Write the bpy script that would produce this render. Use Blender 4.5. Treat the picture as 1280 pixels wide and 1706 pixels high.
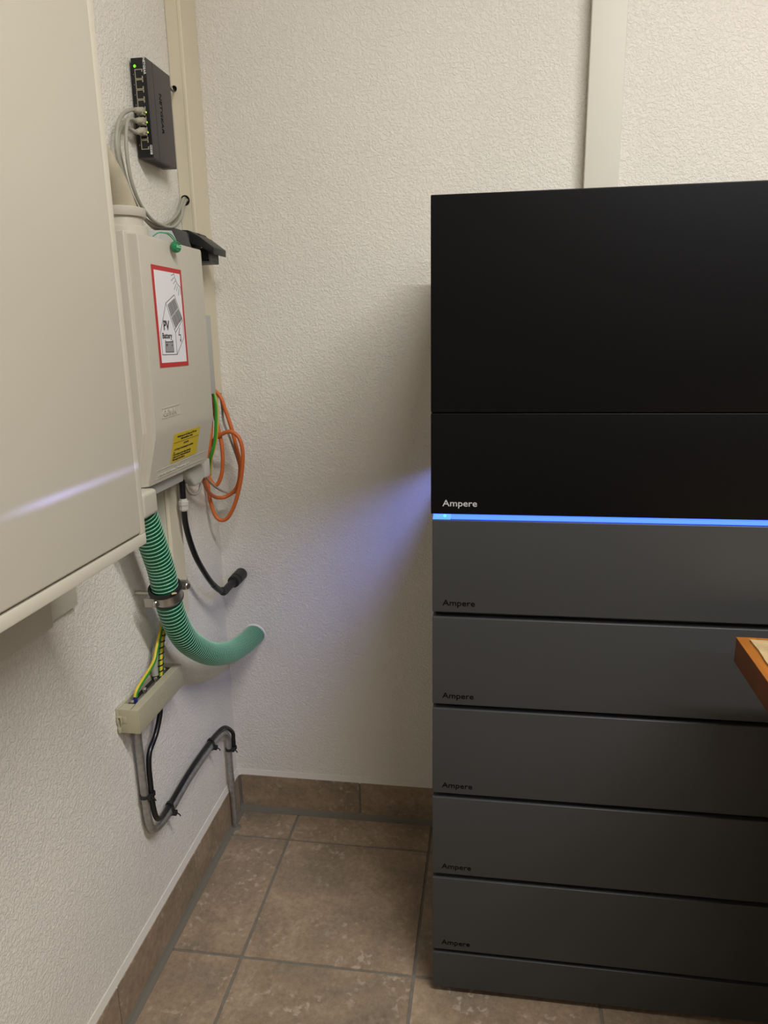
import bpy, bmesh, math, random
from mathutils import Vector, Matrix
random.seed(7)
SC = bpy.context.scene
COL = SC.collection
for o in list(bpy.data.objects): bpy.data.objects.remove(o)

# ---------------------------------------------------------------- camera
F_PX, W_PX = 1203.88, 1280
yaw, pitch, roll = -0.1500, -0.2455, -0.0171
fw = Vector((math.sin(yaw)*math.cos(pitch), math.cos(yaw)*math.cos(pitch), math.sin(pitch)))
rt = Vector((math.cos(yaw), -math.sin(yaw), 0)); up = rt.cross(fw)
rt, up = (math.cos(roll)*rt + math.sin(roll)*up, -math.sin(roll)*rt + math.cos(roll)*up)
cd = bpy.data.cameras.new('camera'); cam = bpy.data.objects.new('camera', cd); COL.objects.link(cam)
cd.sensor_fit = 'HORIZONTAL'; cd.sensor_width = 36; cd.lens = F_PX/W_PX*36; cd.clip_start = .02
M4 = Matrix((rt, up, -fw)).transposed().to_4x4(); M4.translation = (0.6091, -1.5145, 1.1537)
cam.matrix_world = M4
SC.camera = cam
# ---------------------------------------------------------------- world, lights, exposure
wd = bpy.data.worlds.new('world'); SC.world = wd; wd.use_nodes = True
wd.node_tree.nodes['Background'].inputs[0].default_value = (.8, .85, 1, 1)
wd.node_tree.nodes['Background'].inputs[1].default_value = 0.0
SC.view_settings.view_transform = 'Standard'; SC.view_settings.look = 'None'
SC.view_settings.gamma = 1; SC.view_settings.exposure = 0.0; SC.view_settings.use_curve_mapping = False

def area(name, loc, target, sx, sy, power, col, spread=180):
    l = bpy.data.lights.new(name, 'AREA'); l.shape = 'RECTANGLE'; l.size = sx; l.size_y = sy
    l.energy = power; l.color = col; l.spread = math.radians(spread)
    o = bpy.data.objects.new(name, l); COL.objects.link(o); o.location = loc
    d = Vector(target) - Vector(loc)
    o.rotation_euler = d.to_track_quat('-Z', 'Y').to_euler()
    return o
LAMP, FILL_LAMP = (1.32, -1.34, 2.36), (2.15, -2.60, 2.36)
area('ceiling_tube_and_fill_light', LAMP, (LAMP[0], LAMP[1], 0), 1.15, .10, 41.0, (1.0, .985, .965))
area('ceiling_tube_and_fill_light', FILL_LAMP, (FILL_LAMP[0], FILL_LAMP[1], 0), 1.15, .10, 20.0, (.90, .97, 1.06))  # unseen fill light, added to lift the left wall and front floor
# blue status LED of the tower, shining out of the slot under the black unit
area('slot_led_light', (.5336, -.430, .8919), (.430, 0, .800), .006, .005, 1.1, (.20, .27, 1.0))

# added lamp at the strip's left end, shaped to draw the door's blue streak
ld = bpy.data.lights.new('door_streak_light', 'POINT'); ld.energy = 5.5; ld.shadow_soft_size = .0004; ld.color = (.42, .42, 1.0)
lo = bpy.data.objects.new('door_streak_light', ld); COL.objects.link(lo); lo.location = (.5203, -.4662, .8815)
ld.use_nodes = True; nt = ld.node_tree; em = [n for n in nt.nodes if n.type == 'EMISSION'][0]
tc = nt.nodes.new('ShaderNodeTexCoord'); sp = nt.nodes.new('ShaderNodeSeparateXYZ'); nt.links.new(tc.outputs['Normal'], sp.inputs[0])
def mth(op, a, b=None):
    n = nt.nodes.new('ShaderNodeMath'); n.operation = op
    for i, v in enumerate((a, b)):
        if v is None: continue
        if isinstance(v, (int, float)): n.inputs[i].default_value = v
        else: nt.links.new(v, n.inputs[i])
    return n.outputs[0]
X_, Y_, Z_ = sp.outputs
off = mth('DIVIDE', mth('ADD', mth('DIVIDE', Z_, mth('MINIMUM', X_, -.001)), .388), .013)      # slope of the flat beam
lens = mth('EXPONENT', mth('MULTIPLY', mth('MULTIPLY', off, off), -1.0))
fan = mth('DIVIDE', mth('SUBTRACT', mth('DIVIDE', Y_, mth('MINIMUM', X_, -.001)), 1.10), .40)
lens = mth('MULTIPLY', lens, mth('EXPONENT', mth('MULTIPLY', mth('MULTIPLY', fan, fan), -1.0)))
lens = mth('MULTIPLY', lens, mth('MULTIPLY', mth('LESS_THAN', X_, -.05), mth('LESS_THAN', Y_, -.2)))
nt.links.new(lens, em.inputs['Strength'])

# ---------------------------------------------------------------- materials
def lin(c):
    return tuple(((v/255)/12.92 if v <= 10 else (((v/255)+.055)/1.055)**2.4) for v in c)
def mat(name, rgb, rough=.5, metal=0, spec=.5, bump=None, coat=0, emit=None, estr=1, noise=None, alpha=None):
    m = bpy.data.materials.new(name); m.use_nodes = True
    nt = m.node_tree; b = nt.nodes['Principled BSDF']
    c = lin(rgb)
    b.inputs['Base Color'].default_value = (*c, 1)
    b.inputs['Roughness'].default_value = rough; b.inputs['Metallic'].default_value = metal
    b.inputs['Specular IOR Level'].default_value = spec
    b.inputs['Coat Weight'].default_value = coat; b.inputs['Coat Roughness'].default_value = .12
    if emit:
        b.inputs['Emission Color'].default_value = (*lin(emit), 1); b.inputs['Emission Strength'].default_value = estr
    tc = nt.nodes.new('ShaderNodeTexCoord')
    if noise:      # (scale, amount): mild value mottling
        n = nt.nodes.new('ShaderNodeTexNoise'); n.inputs['Scale'].default_value = noise[0]; n.inputs['Detail'].default_value = 4
        r = nt.nodes.new('ShaderNodeValToRGB')
        r.color_ramp.elements[0].position = .3; r.color_ramp.elements[1].position = .7
        r.color_ramp.elements[0].color = (*[v*(1-noise[1]) for v in c], 1)
        r.color_ramp.elements[1].color = (*[min(1, v*(1+noise[1])) for v in c], 1)
        nt.links.new(tc.outputs['Object'], n.inputs['Vector']); nt.links.new(n.outputs[0], r.inputs[0])
        nt.links.new(r.outputs[0], b.inputs['Base Color'])
    if bump:       # (scale, distance, strength)
        n = nt.nodes.new('ShaderNodeTexNoise'); n.inputs['Scale'].default_value = bump[0]; n.inputs['Detail'].default_value = 3
        bp = nt.nodes.new('ShaderNodeBump'); bp.inputs['Distance'].default_value = bump[1]; bp.inputs['Strength'].default_value = bump[2]
        nt.links.new(tc.outputs['Object'], n.inputs['Vector']); nt.links.new(n.outputs[0], bp.inputs['Height'])
        nt.links.new(bp.outputs[0], b.inputs['Normal'])
    return m

def plaster(name, rgb):
    m = mat(name, rgb, .75, spec=.3); nt = m.node_tree; b = nt.nodes['Principled BSDF']
    tc = nt.nodes.new('ShaderNodeTexCoord')
    n1 = nt.nodes.new('ShaderNodeTexNoise'); n1.inputs['Scale'].default_value = 210; n1.inputs['Detail'].default_value = 3
    n1.inputs['Roughness'].default_value = .55; n1.inputs['Distortion'].default_value = .7
    n2 = nt.nodes.new('ShaderNodeTexNoise'); n2.inputs['Scale'].default_value = 26; n2.inputs['Detail'].default_value = 2
    n3 = nt.nodes.new('ShaderNodeTexNoise'); n3.inputs['Scale'].default_value = 3.5; n3.inputs['Detail'].default_value = 2
    mx = nt.nodes.new('ShaderNodeMath'); mx.operation = 'MULTIPLY_ADD'; mx.inputs[1].default_value = .5
    mp = nt.nodes.new('ShaderNodeMapRange'); mp.inputs[1].default_value = .42; mp.inputs[2].default_value = .60
    bp = nt.nodes.new('ShaderNodeBump'); bp.inputs['Distance'].default_value = .0010; bp.inputs['Strength'].default_value = .72
    for n in (n1, n2, n3): nt.links.new(tc.outputs['Object'], n.inputs['Vector'])
    nt.links.new(n1.outputs[0], mp.inputs[0]); nt.links.new(n2.outputs[0], mx.inputs[0]); nt.links.new(mp.outputs[0], mx.inputs[2])
    nt.links.new(mx.outputs[0], bp.inputs['Height']); nt.links.new(bp.outputs[0], b.inputs['Normal'])
    r = nt.nodes.new('ShaderNodeValToRGB'); c = lin(rgb)
    r.color_ramp.elements[0].position = .3; r.color_ramp.elements[1].position = .7
    r.color_ramp.elements[0].color = (*[v*.965 for v in c], 1); r.color_ramp.elements[1].color = (*[min(1, v*1.02) for v in c], 1)
    nt.links.new(n3.outputs[0], r.inputs[0]); nt.links.new(r.outputs[0], b.inputs['Base Color'])
    return m

def tile_mat():
    m = mat('stone_look_tile', (160, 138, 116), .42, spec=.45); nt = m.node_tree; b = nt.nodes['Principled BSDF']
    N = nt.nodes.new; L = nt.links.new
    g = N('ShaderNodeNewGeometry'); oi = N('ShaderNodeObjectInfo')
    sc = N('ShaderNodeVectorMath'); sc.operation = 'MULTIPLY_ADD'; sc.inputs[1].default_value = (7, 13, 5)
    L(oi.outputs['Random'], sc.inputs[0]); L(g.outputs['Position'], sc.inputs[2])
    big = N('ShaderNodeTexNoise'); big.inputs['Scale'].default_value = 8.5; big.inputs['Detail'].default_value = 6; big.inputs['Roughness'].default_value = .62; big.inputs['Distortion'].default_value = .5
    fine = N('ShaderNodeTexNoise'); fine.inputs['Scale'].default_value = 90; fine.inputs['Detail'].default_value = 5; fine.inputs['Roughness'].default_value = .7
    pit = N('ShaderNodeTexNoise'); pit.inputs['Scale'].default_value = 75; pit.inputs['Detail'].default_value = 4
    msk = N('ShaderNodeTexNoise'); msk.inputs['Scale'].default_value = 11; msk.inputs['Detail'].default_value = 2
    for n in (big, fine, pit, msk): L(sc.outputs[0], n.inputs['Vector'])
    r = N('ShaderNodeValToRGB'); e = r.color_ramp.elements
    e[0].position = .30; e[0].color = (*lin((126, 111, 93)), 1)
    e[1].position = .72; e[1].color = (*lin((170, 150, 128)), 1)
    k = e.new(.5); k.color = (*lin((148, 129, 108)), 1)
    k = e.new(.40); k.color = (*lin((138, 124, 106)), 1)
    L(big.outputs[0], r.inputs[0])
    r2 = N('ShaderNodeValToRGB'); r2.color_ramp.elements[0].position = .3; r2.color_ramp.elements[1].position = .75
    r2.color_ramp.elements[0].color = (.66, .645, .62, 1); r2.color_ramp.elements[1].color = (1.28, 1.26, 1.23, 1)
    L(fine.outputs[0], r2.inputs[0])
    mu = N('ShaderNodeMix'); mu.data_type = 'RGBA'; mu.blend_type = 'MULTIPLY'; mu.inputs[0].default_value = .75
    L(r.outputs[0], mu.inputs[6]); L(r2.outputs[0], mu.inputs[7])
    # pale worn flecks
    p1 = N('ShaderNodeMapRange'); p1.inputs[1].default_value = .57; p1.inputs[2].default_value = .66
    p2 = N('ShaderNodeMapRange'); p2.inputs[1].default_value = .44; p2.inputs[2].default_value = .62
    pm = N('ShaderNodeMath'); pm.operation = 'MULTIPLY'; pm2 = N('ShaderNodeMath'); pm2.operation = 'MULTIPLY'; pm2.inputs[1].default_value = .55
    L(pit.outputs[0], p1.inputs[0]); L(msk.outputs[0], p2.inputs[0]); L(p1.outputs[0], pm.inputs[0]); L(p2.outputs[0], pm.inputs[1]); L(pm.outputs[0], pm2.inputs[0])
    m2 = N('ShaderNodeMix'); m2.data_type = 'RGBA'; m2.inputs[7].default_value = (*lin((192, 178, 160)), 1)
    L(pm2.outputs[0], m2.inputs[0]); L(mu.outputs[2], m2.inputs[6]); L(m2.outputs[2], b.inputs['Base Color'])
    bp = N('ShaderNodeBump'); bp.inputs['Distance'].default_value = .0008; bp.inputs['Strength'].default_value = .5
    L(fine.outputs[0], bp.inputs['Height']); L(bp.outputs[0], b.inputs['Normal'])
    return m

def wood_mat():
    m = mat('orange_wood', (176, 110, 40), .38, spec=.5); nt = m.node_tree; b = nt.nodes['Principled BSDF']
    N = nt.nodes.new; L = nt.links.new
    tc = N('ShaderNodeTexCoord'); mp = N('ShaderNodeMapping'); mp.inputs['Scale'].default_value = (40, 4, 40)
    n = N('ShaderNodeTexNoise'); n.inputs['Scale'].default_value = 1.0; n.inputs['Detail'].default_value = 5; n.inputs['Distortion'].default_value = 1.2
    r = N('ShaderNodeValToRGB'); e = r.color_ramp.elements
    e[0].position = .3; e[0].color = (*lin((144, 84, 26)), 1); e[1].position = .7; e[1].color = (*lin((186, 116, 40)), 1)
    L(tc.outputs['Object'], mp.inputs[0]); L(mp.outputs[0], n.inputs['Vector']); L(n.outputs[0], r.inputs[0]); L(r.outputs[0], b.inputs['Base Color'])
    return m

M = dict(
    wall=plaster('white_textured_plaster', (232, 227, 217)),
    ceil=mat('ceiling_white', (236, 234, 228), .8),
    smooth=mat('smooth_white_paint', (226, 222, 213), .6), bead=mat('white_filler', (212, 206, 196), .7), far=mat('beige_paint', (150, 142, 128), .7),
    tile=tile_mat(), grout=mat('grey_grout', (116, 110, 100), .85, noise=(60, .12)),
    sealant=mat('grey_sealant', (106, 101, 90), .7),
    door=mat('grey_white_enamel', (188, 182, 166), .32, bump=(4, .003, .05), spec=.35),
    frame=mat('grey_white_enamel_frame', (200, 194, 177), .42, spec=.25),
    gap=mat('dark_gap', (30, 29, 27), .8),
    box=mat('light_grey_plastic', (192, 186, 171), .42, bump=(600, .0002, .25)),
    boxgrey=mat('cool_grey_plastic', (180, 180, 174), .45),
    plug=mat('pale_grey_plastic', (192, 190, 178), .45),
    duct=mat('cream_plastic', (213, 204, 180), .45),
    ductgrey=mat('greyish_cream_plastic', (207, 203, 188), .45),
    conduit=mat('cream_conduit', (182, 173, 150), .5, noise=(40, .12)),
    switch=mat('dark_grey_metal', (67, 63, 62), .48, bump=(900, .0002, .3)),
    face=mat('black_face', (11, 11, 13), .45), black=mat('black_plastic', (26, 26, 27), .42),
    slate=mat('slate_plastic', (58, 58, 60), .5, bump=(700, .0003, .3)),
    portframe=mat('port_metal', (176, 168, 146), .4, .3),
    white=mat('white_print', (225, 225, 222), .6), dark=mat('dark_print', (38, 36, 36), .6),
    gled=mat('green_led', (70, 190, 10), .4, emit=(130, 255, 10), estr=1.1),
    yled=mat('yellow_green_led', (150, 200, 40), .4, emit=(170, 235, 40), estr=.9),
    greycable=mat('grey_cable', (158, 155, 142), .5), greyplug=mat('grey_plug', (172, 166, 148), .45),
    orange=mat('orange_sheath', (201, 104, 45), .5, bump=(200, .0004, .2)),
    green=mat('green_insulation', (52, 145, 48), .45), yellow=mat('yellow_insulation', (216, 186, 50), .45),
    blackcable=mat('black_cable', (20, 20, 22), .3), rubber=mat('black_rubber', (30, 29, 29), .55),
    hose=mat('dark_green_hose', (4, 84, 56), .35, spec=.35), rib=mat('pale_green_rib', (138, 194, 162), .4),
    ribend=mat('cut_rib_end', (214, 205, 160), .5),
    steel=mat('zinc_steel', (178, 174, 166), .3, .9), screw=mat('zinc_screw', (190, 186, 176), .25, .9, bump=(400, .0008, .5)),
    pipe=mat('galvanised_pipe', (165, 164, 160), .42, .75, noise=(120, .16)),
    rail=mat('khaki_grey_plastic', (172, 166, 140), .45, noise=(30, .04)),
    red=mat('red_print', (190, 38, 38), .5), paperwhite=mat('white_sticker', (232, 232, 234), .45),
    solar=mat('grey_print', (150, 150, 150), .5), yellowlabel=mat('yellow_sticker', (208, 182, 8), .5),
    seal=mat('green_seal', (20, 128, 74), .25, coat=.5), sealwire=mat('green_seal_wire', (70, 150, 110), .4),
    blacktower=mat('black_powder_coat', (5, 5, 7), .45, spec=.16, bump=(1200, .0003, .25)),
    grey=mat('anthracite_powder_coat', (60, 61, 62), .36, .0, spec=.35, bump=(1200, .0003, .12)),
    towerbody=mat('tower_body', (42, 42, 43), .5),
    ampw=mat('pale_lettering', (186, 186, 186), .5), ampd=mat('dark_lettering', (5, 5, 5), .7, spec=.1),
    strip=mat('blue_light_strip', (60, 90, 200), .4, emit=(52, 92, 255), estr=3.0),
    stripend=mat('bright_blue_light', (70, 120, 220), .4, emit=(56, 100, 255), estr=3.0),
    cyan=mat('cyan_led', (90, 220, 240), .4, emit=(80, 225, 255), estr=1.3),
    wood=wood_mat(), woodedge=mat('dark_wood_edge', (112, 64, 32), .5, noise=(25, .2)),
    kraft=mat('crumpled_paper', (180, 156, 112), .8, bump=(45, .006, .8), noise=(45, .22)),
    fixture=mat('fixture_white', (230, 230, 228), .5),
    diffuser=mat('lamp_diffuser', (255, 250, 240), .5, emit=(255, 246, 230), estr=4.0),
)

# ---------------------------------------------------------------- helpers
WL = {}
def _origin(bm):
    vs = [v.co for v in bm.verts]
    a = Vector((min(v[i] for v in vs) for i in range(3))); b = Vector((max(v[i] for v in vs) for i in range(3)))
    return Vector(((a.x+b.x)/2, (a.y+b.y)/2, a.z))
def build(name, bm, m, parent=None, smooth=False):
    """link one bmesh (world coordinates) as ONE object, origin at the middle of its base"""
    c = _origin(bm); bmesh.ops.translate(bm, vec=-c, verts=bm.verts)
    bmesh.ops.recalc_face_normals(bm, faces=bm.faces)
    me = bpy.data.meshes.new(name); bm.to_mesh(me); bm.free()
    for mm in (m if isinstance(m, (list, tuple)) else [m]): me.materials.append(mm)
    if smooth: 
        for p in me.polygons: p.use_smooth = True
        try: me.set_sharp_from_angle(angle=math.radians(38))
        except Exception: pass
    o = bpy.data.objects.new(name, me); COL.objects.link(o)
    if parent:
        o.parent = parent; o.location = c - WL[parent.name]
    else: o.location = c
    WL[o.name] = c
    return o
def tag(o, label=None, cat=None, group=None, kind=None):
    if label: o['label'] = label
    if cat: o['category'] = cat
    if group: o['group'] = group
    if kind: o['kind'] = kind
    return o
def thing(name, loc, label, cat, group=None):
    o = bpy.data.objects.new(name, None); COL.objects.link(o); o.location = loc; o.empty_display_size = .03
    WL[o.name] = Vector(loc); return tag(o, label, cat, group)
def box(bm, a, b, bev=0, seg=2):
    g = bmesh.ops.create_cube(bm, size=1)['verts']
    for v in g: v.co = Vector([a[i] + (v.co[i]+.5)*(b[i]-a[i]) for i in range(3)])
    if bev:
        es = list({e for v in g for e in v.link_edges})
        bmesh.ops.bevel(bm, geom=es, offset=bev, segments=seg, profile=.6, affect='EDGES')
    return bm
def B(a, b, bev=0, seg=2): return box(bmesh.new(), a, b, bev, seg)
def prism(prof, p0, p1, bev=0, seg=2, bm=None):
    """profile: list of 3D points at offset p0, extruded by vector p1"""
    bm = bm or bmesh.new(); p0 = Vector(p0); p1 = Vector(p1)
    A = [bm.verts.new(Vector(q)+p0) for q in prof]; Bv = [bm.verts.new(Vector(q)+p0+p1) for q in prof]
    n = len(prof); fs = [bm.faces.new(A), bm.faces.new(Bv[::-1])]
    for i in range(n): fs.append(bm.faces.new((A[i], Bv[i], Bv[(i+1) % n], A[(i+1) % n])))
    if bev:
        es = list({e for f in fs for e in f.edges})
        bmesh.ops.bevel(bm, geom=es, offset=bev, segments=seg, profile=.6, affect='EDGES')
    return bm
def spline(pts, step):
    P = [Vector(p) for p in pts]
    if len(P) == 2: 
        n = max(1, int((P[1]-P[0]).length/step)); return [P[0].lerp(P[1], i/n) for i in range(n+1)]
    P = [2*P[0]-P[1]] + P + [2*P[-1]-P[-2]]
    out = []
    for i in range(1, len(P)-2):
        a, b, c, d = P[i-1:i+3]; k = 24
        for j in range(k):
            t = j/k
            out.append(.5*((2*b)+(c-a)*t+(2*a-5*b+4*c-d)*t*t+(3*b-a-3*c+d)*t**3))
    out.append(P[-2])
    res = [out[0]]; acc = 0
    L = [0]
    for i in range(1, len(out)): L.append(L[-1]+(out[i]-out[i-1]).length)
    n = max(2, int(L[-1]/step)); j = 0
    for i in range(1, n):
        s = L[-1]*i/n
        while L[j+1] < s: j += 1
        res.append(out[j].lerp(out[j+1], (s-L[j])/(L[j+1]-L[j]+1e-12)))
    res.append(out[-1]); return res
def frames(C):
    T = [(C[min(i+1, len(C)-1)]-C[max(i-1, 0)]).normalized() for i in range(len(C))]
    ref = Vector((0, 0, 1)) if abs(T[0].z) < .9 else Vector((1, 0, 0))
    u = (ref - T[0]*ref.dot(T[0])).normalized(); out = []
    for t in T:
        u = (u - t*u.dot(t)).normalized(); out.append((t, u, t.cross(u)))
    return out
def tube(pts, r, n=10, step=.006, bm=None, cap=True, rad=None, slots=None, raw=False):
    """round tube along a smooth path; slots(i,j)->material index"""
    bm = bm or bmesh.new(); C = [Vector(p) for p in pts] if raw else spline(pts, step); Fm = frames(C); rings = []
    for i, (c, (t, u, v)) in enumerate(zip(C, Fm)):
        rr = rad(i/(len(C)-1)) if rad else r
        rings.append([bm.verts.new(c + rr*(math.cos(a)*u + math.sin(a)*v)) for a in [2*math.pi*j/n for j in range(n)]])
    for i in range(len(rings)-1):
        for j in range(n):
            f = bm.faces.new((rings[i][j], rings[i][(j+1) % n], rings[i+1][(j+1) % n], rings[i+1][j]))
            if slots: f.material_index = slots(i, j)
    if cap: bm.faces.new(rings[0][::-1]); bm.faces.new(rings[-1])
    return bm
def lathe(prof, c, axis, n=28, bm=None):
    """prof: list of (distance along axis, radius)"""
    bm = bm or bmesh.new(); c = Vector(c); t = Vector(axis).normalized()
    ref = Vector((0, 0, 1)) if abs(t.z) < .9 else Vector((1, 0, 0)); u = (ref-t*ref.dot(t)).normalized(); v = t.cross(u)
    R = [[bm.verts.new(c+t*h+r*(math.cos(2*math.pi*j/n)*u+math.sin(2*math.pi*j/n)*v)) for j in range(n)] for h, r in prof]
    for i in range(len(R)-1):
        for j in range(n): bm.faces.new((R[i][j], R[i][(j+1) % n], R[i+1][(j+1) % n], R[i+1][j]))
    bm.faces.new(R[0][::-1]); bm.faces.new(R[-1]); return bm
def ringtube(prof, c, axis, n=36, bm=None):
    """closed ring: prof is a closed loop of (distance along axis, radius)"""
    bm = bm or bmesh.new(); c = Vector(c); t = Vector(axis).normalized()
    ref = Vector((0, 0, 1)) if abs(t.z) < .9 else Vector((1, 0, 0)); u = (ref-t*ref.dot(t)).normalized(); v = t.cross(u)
    R = [[bm.verts.new(c+t*h+r*(math.cos(2*math.pi*j/n)*u+math.sin(2*math.pi*j/n)*v)) for j in range(n)] for h, r in prof]
    k = len(R)
    for i in range(k):
        for j in range(n): bm.faces.new((R[i][j], R[i][(j+1) % n], R[(i+1) % k][(j+1) % n], R[(i+1) % k][j]))
    return bm
def lettering(name, s, size, origin, right, upv, m, parent, sx=1.0, ext=.0002, bold=0, align='LEFT', space=1.0, lines=1.0):
    cu = bpy.data.curves.new(name, 'FONT'); cu.body = s; cu.size = size; cu.extrude = ext; cu.align_x = align
    cu.offset = bold; cu.space_character = space; cu.resolution_u = 3; cu.space_line = lines
    t = bpy.data.objects.new('text_source', cu); COL.objects.link(t)
    bpy.context.view_layer.update()
    me = bpy.data.meshes.new_from_object(t.evaluated_get(bpy.context.evaluated_depsgraph_get()))
    bpy.data.objects.remove(t)
    R = Vector(right).normalized(); U = Vector(upv).normalized(); N = R.cross(U); O = Vector(origin)
    bm = bmesh.new(); bm.from_mesh(me); bpy.data.meshes.remove(me)
    for v in bm.verts: v.co = O + R*v.co.x*sx + U*v.co.y + N*v.co.z
    for f in bm.faces: f.material_index = 0
    return build(name, bm, m, parent)
def slab(bm, pts, off, th):
    """thin flat piece: polygon pts raised along off direction by th"""
    A = [bm.verts.new(Vector(p)) for p in pts]; Bv = [bm.verts.new(Vector(p)+Vector(off)*th) for p in pts]; n = len(pts)
    bm.faces.new(A); bm.faces.new(Bv)
    for i in range(n): bm.faces.new((A[i], A[(i+1) % n], Bv[(i+1) % n], Bv[i]))
    return bm
def stroke(bm, pts, w, nrm, th=.0002):
    P = [Vector(p) for p in pts]; nrm = Vector(nrm)
    for a, b in zip(P, P[1:]):
        d = (b-a).normalized(); s = d.cross(nrm).normalized()*w/2; e = d*w*.35
        slab(bm, [a-s-e, b-s+e, b+s+e, a+s-e], nrm, th)
    return bm
R2 = lambda v: round(v, 4)

# ================================================================= THE ROOM
RX, RY, RZ = 2.7, -3.3, 2.45
TILE, AX, BY = .33, .1567, -.1075     # joint grid of the floor
G = .0028
fl = tag(build('floor', B((-.1, RY-.1, -.06), (RX+.1, .1, -.0018)), M['grout']), kind='structure')
def edges(start, lo, hi):
    k = math.ceil((lo-start)/TILE); L = [lo]
    while start+k*TILE < hi:
        if start+k*TILE > lo+.01: L.append(start+k*TILE)
        k += 1
    return L+[hi]
tcache = {}
ex = edges(AX, .010, RX-.01); ey = edges(BY, RY+.01, -.012)
for i in range(len(ex)-1):
    for j in range(len(ey)-1):
        x0, x1, y0, y1 = ex[i]+G, ex[i+1]-G, ey[j]+G, ey[j+1]-G
        if x1-x0 < .02 or y1-y0 < .02: continue
        key = (round(x1-x0, 3), round(y1-y0, 3))
        if key not in tcache:
            t = build('tile', B((x0, y0, -.009), (x1, y1, 0), .0012, 2), M['tile'], fl)
            tcache[key] = t.data
        else:
            t = bpy.data.objects.new('tile', tcache[key]); COL.objects.link(t); t.parent = fl
            t.location = Vector(((x0+x1)/2, (y0+y1)/2, -.009)) - WL['floor']
tag(build('wall_left', B((-.12, RY-.1, -.06), (0, .1, RZ+.1)), M['wall']), kind='structure')
wb = tag(build('wall_back', B((-.12, 0, -.06), (RX+.1, .12, RZ+.1)), M['wall']), kind='structure')
tag(build('wall_right', B((RX, RY-.1, -.06), (RX+.12, .1, RZ+.1)), M['far']), kind='structure')
tag(build('wall_front', B((-.12, RY-.12, -.06), (RX+.1, RY, RZ+.1)), M['far']), kind='structure')
tag(build('ceiling', B((-.12, RY-.1, RZ), (RX+.1, .1, RZ+.1)), M['ceil']), kind='structure')
# skirting made of cut floor tiles over a mortar bed
H0, H1, TT = .006, .0945, .0075
bl = tag(build('baseboard_left', B((0, RY, 0), (TT-.002, -.0008, H1-.001)), M['grout']), kind='structure')
bb = tag(build('baseboard_back', B((0.0005, -TT+.002, 0), (RX, 0, H1-.001)), M['grout']), kind='structure')
js = [-.0125, -.2875, -.612]
while js[-1]-.327 > RY: js.append(js[-1]-.327)
for a, b in zip(js, js[1:]): build('tile', B((.0008, b+.0018, H0), (TT, a-.0018, H1), .001, 2), M['tile'], bl)
jb = [.009, .3108]
while jb[-1]+.33 < RX: jb.append(jb[-1]+.33)
for a, b in zip(jb, jb[1:]): build('tile', B((a+.0018, -TT, H0), (b-.0018, -.0008, H1), .001, 2), M['tile'], bb)
# grey sealant fillet between floor and skirting, white filler bead on top of the skirting
bm = bmesh.new(); f = .012
prism([(TT-.002, 0, -.003), (TT+f, 0, -.003), (TT+f, 0, .0008), (TT+.004, 0, .004), (TT-.002, 0, H0+.006)], (0, RY, 0), (0, -RY-.02, 0), bm=bm)
prism([(0, -TT+.002, -.003), (0, -TT-f, -.003), (0, -TT-f, .0008), (0, -TT-.004, .004), (0, -TT+.002, H0+.006)], (.006, 0, 0), (RX-.006, 0, 0), bm=bm)
tag(build('trim_1', bm, M['sealant']), kind='structure')
bm = bmesh.new()
prism([(-.002, 0, H1-.002), (TT-.001, 0, H1-.002), (TT-.003, 0, H1+.004), (.0018, 0, H1+.013), (-.002, 0, H1+.013)], (0, RY, 0), (0, -RY, 0), bm=bm)
prism([(0, .002, H1-.002), (0, -TT+.001, H1-.002), (0, -TT+.003, H1+.003), (0, -.0015, H1+.012), (0, .002, H1+.012)], (0, 0, 0), (RX, 0, 0), bm=bm)
tag(build('trim_2', bm, M['bead']), kind='structure')

# ceiling lamps above the frame: the room's own tube and an added fill lamp
for (lx, ly, lz), l in ((LAMP, 'long white ceiling batten lamp above the tower'), (FILL_LAMP, 'added fill lamp behind the viewer, a long white ceiling batten')):
    t = thing('ceiling_lamp', (lx, ly, RZ), l, 'lamp', 'ceiling lamps')
    build('housing', B((lx-.62, ly-.06, 2.40), (lx+.62, ly+.06, RZ), .01), M['fixture'], t, True)
    build('diffuser', B((lx-.60, ly-.05, 2.375), (lx+.60, ly+.05, 2.40), .008), M['diffuser'], t, True)

# ================================================================= THE TOWER
TX0, TX1, TY, TB = .5222, 1.145, -.4644, -.105
def unit(name, label, z0, z1, px0, m, gap, group, letter=None):
    u = thing(name, (.83, -.28, z0-gap), label, 'battery module' if 'battery' in name else 'electrical unit', group)
    build('body', B((px0+.0035, TY+.016, z0-gap), (TX1-.003, TB, z1-.0008), .001), M['towerbody'], u)
    build('front_panel', B((px0, TY, z0), (TX1, TY+.028, z1), .0016, 3), m, u, True)
    build('side_panel', B((px0+.0004, TY+.0285, z0+.002), (px0+.0034, TB, z1-.002), .0008), m, u)
    if letter:
        lettering('lettering', 'Ampere', .0136, (.5395, TY-.0002, z0+letter[1]), (1, 0, 0), (0, 0, 1), letter[0], u, sx=1.12, bold=.00009)
    return u
unit('inverter_unit', 'large plain black unit at the very top of the tower', 1.0376, 1.3311, .5215, M['blacktower'], 0, None)
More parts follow.
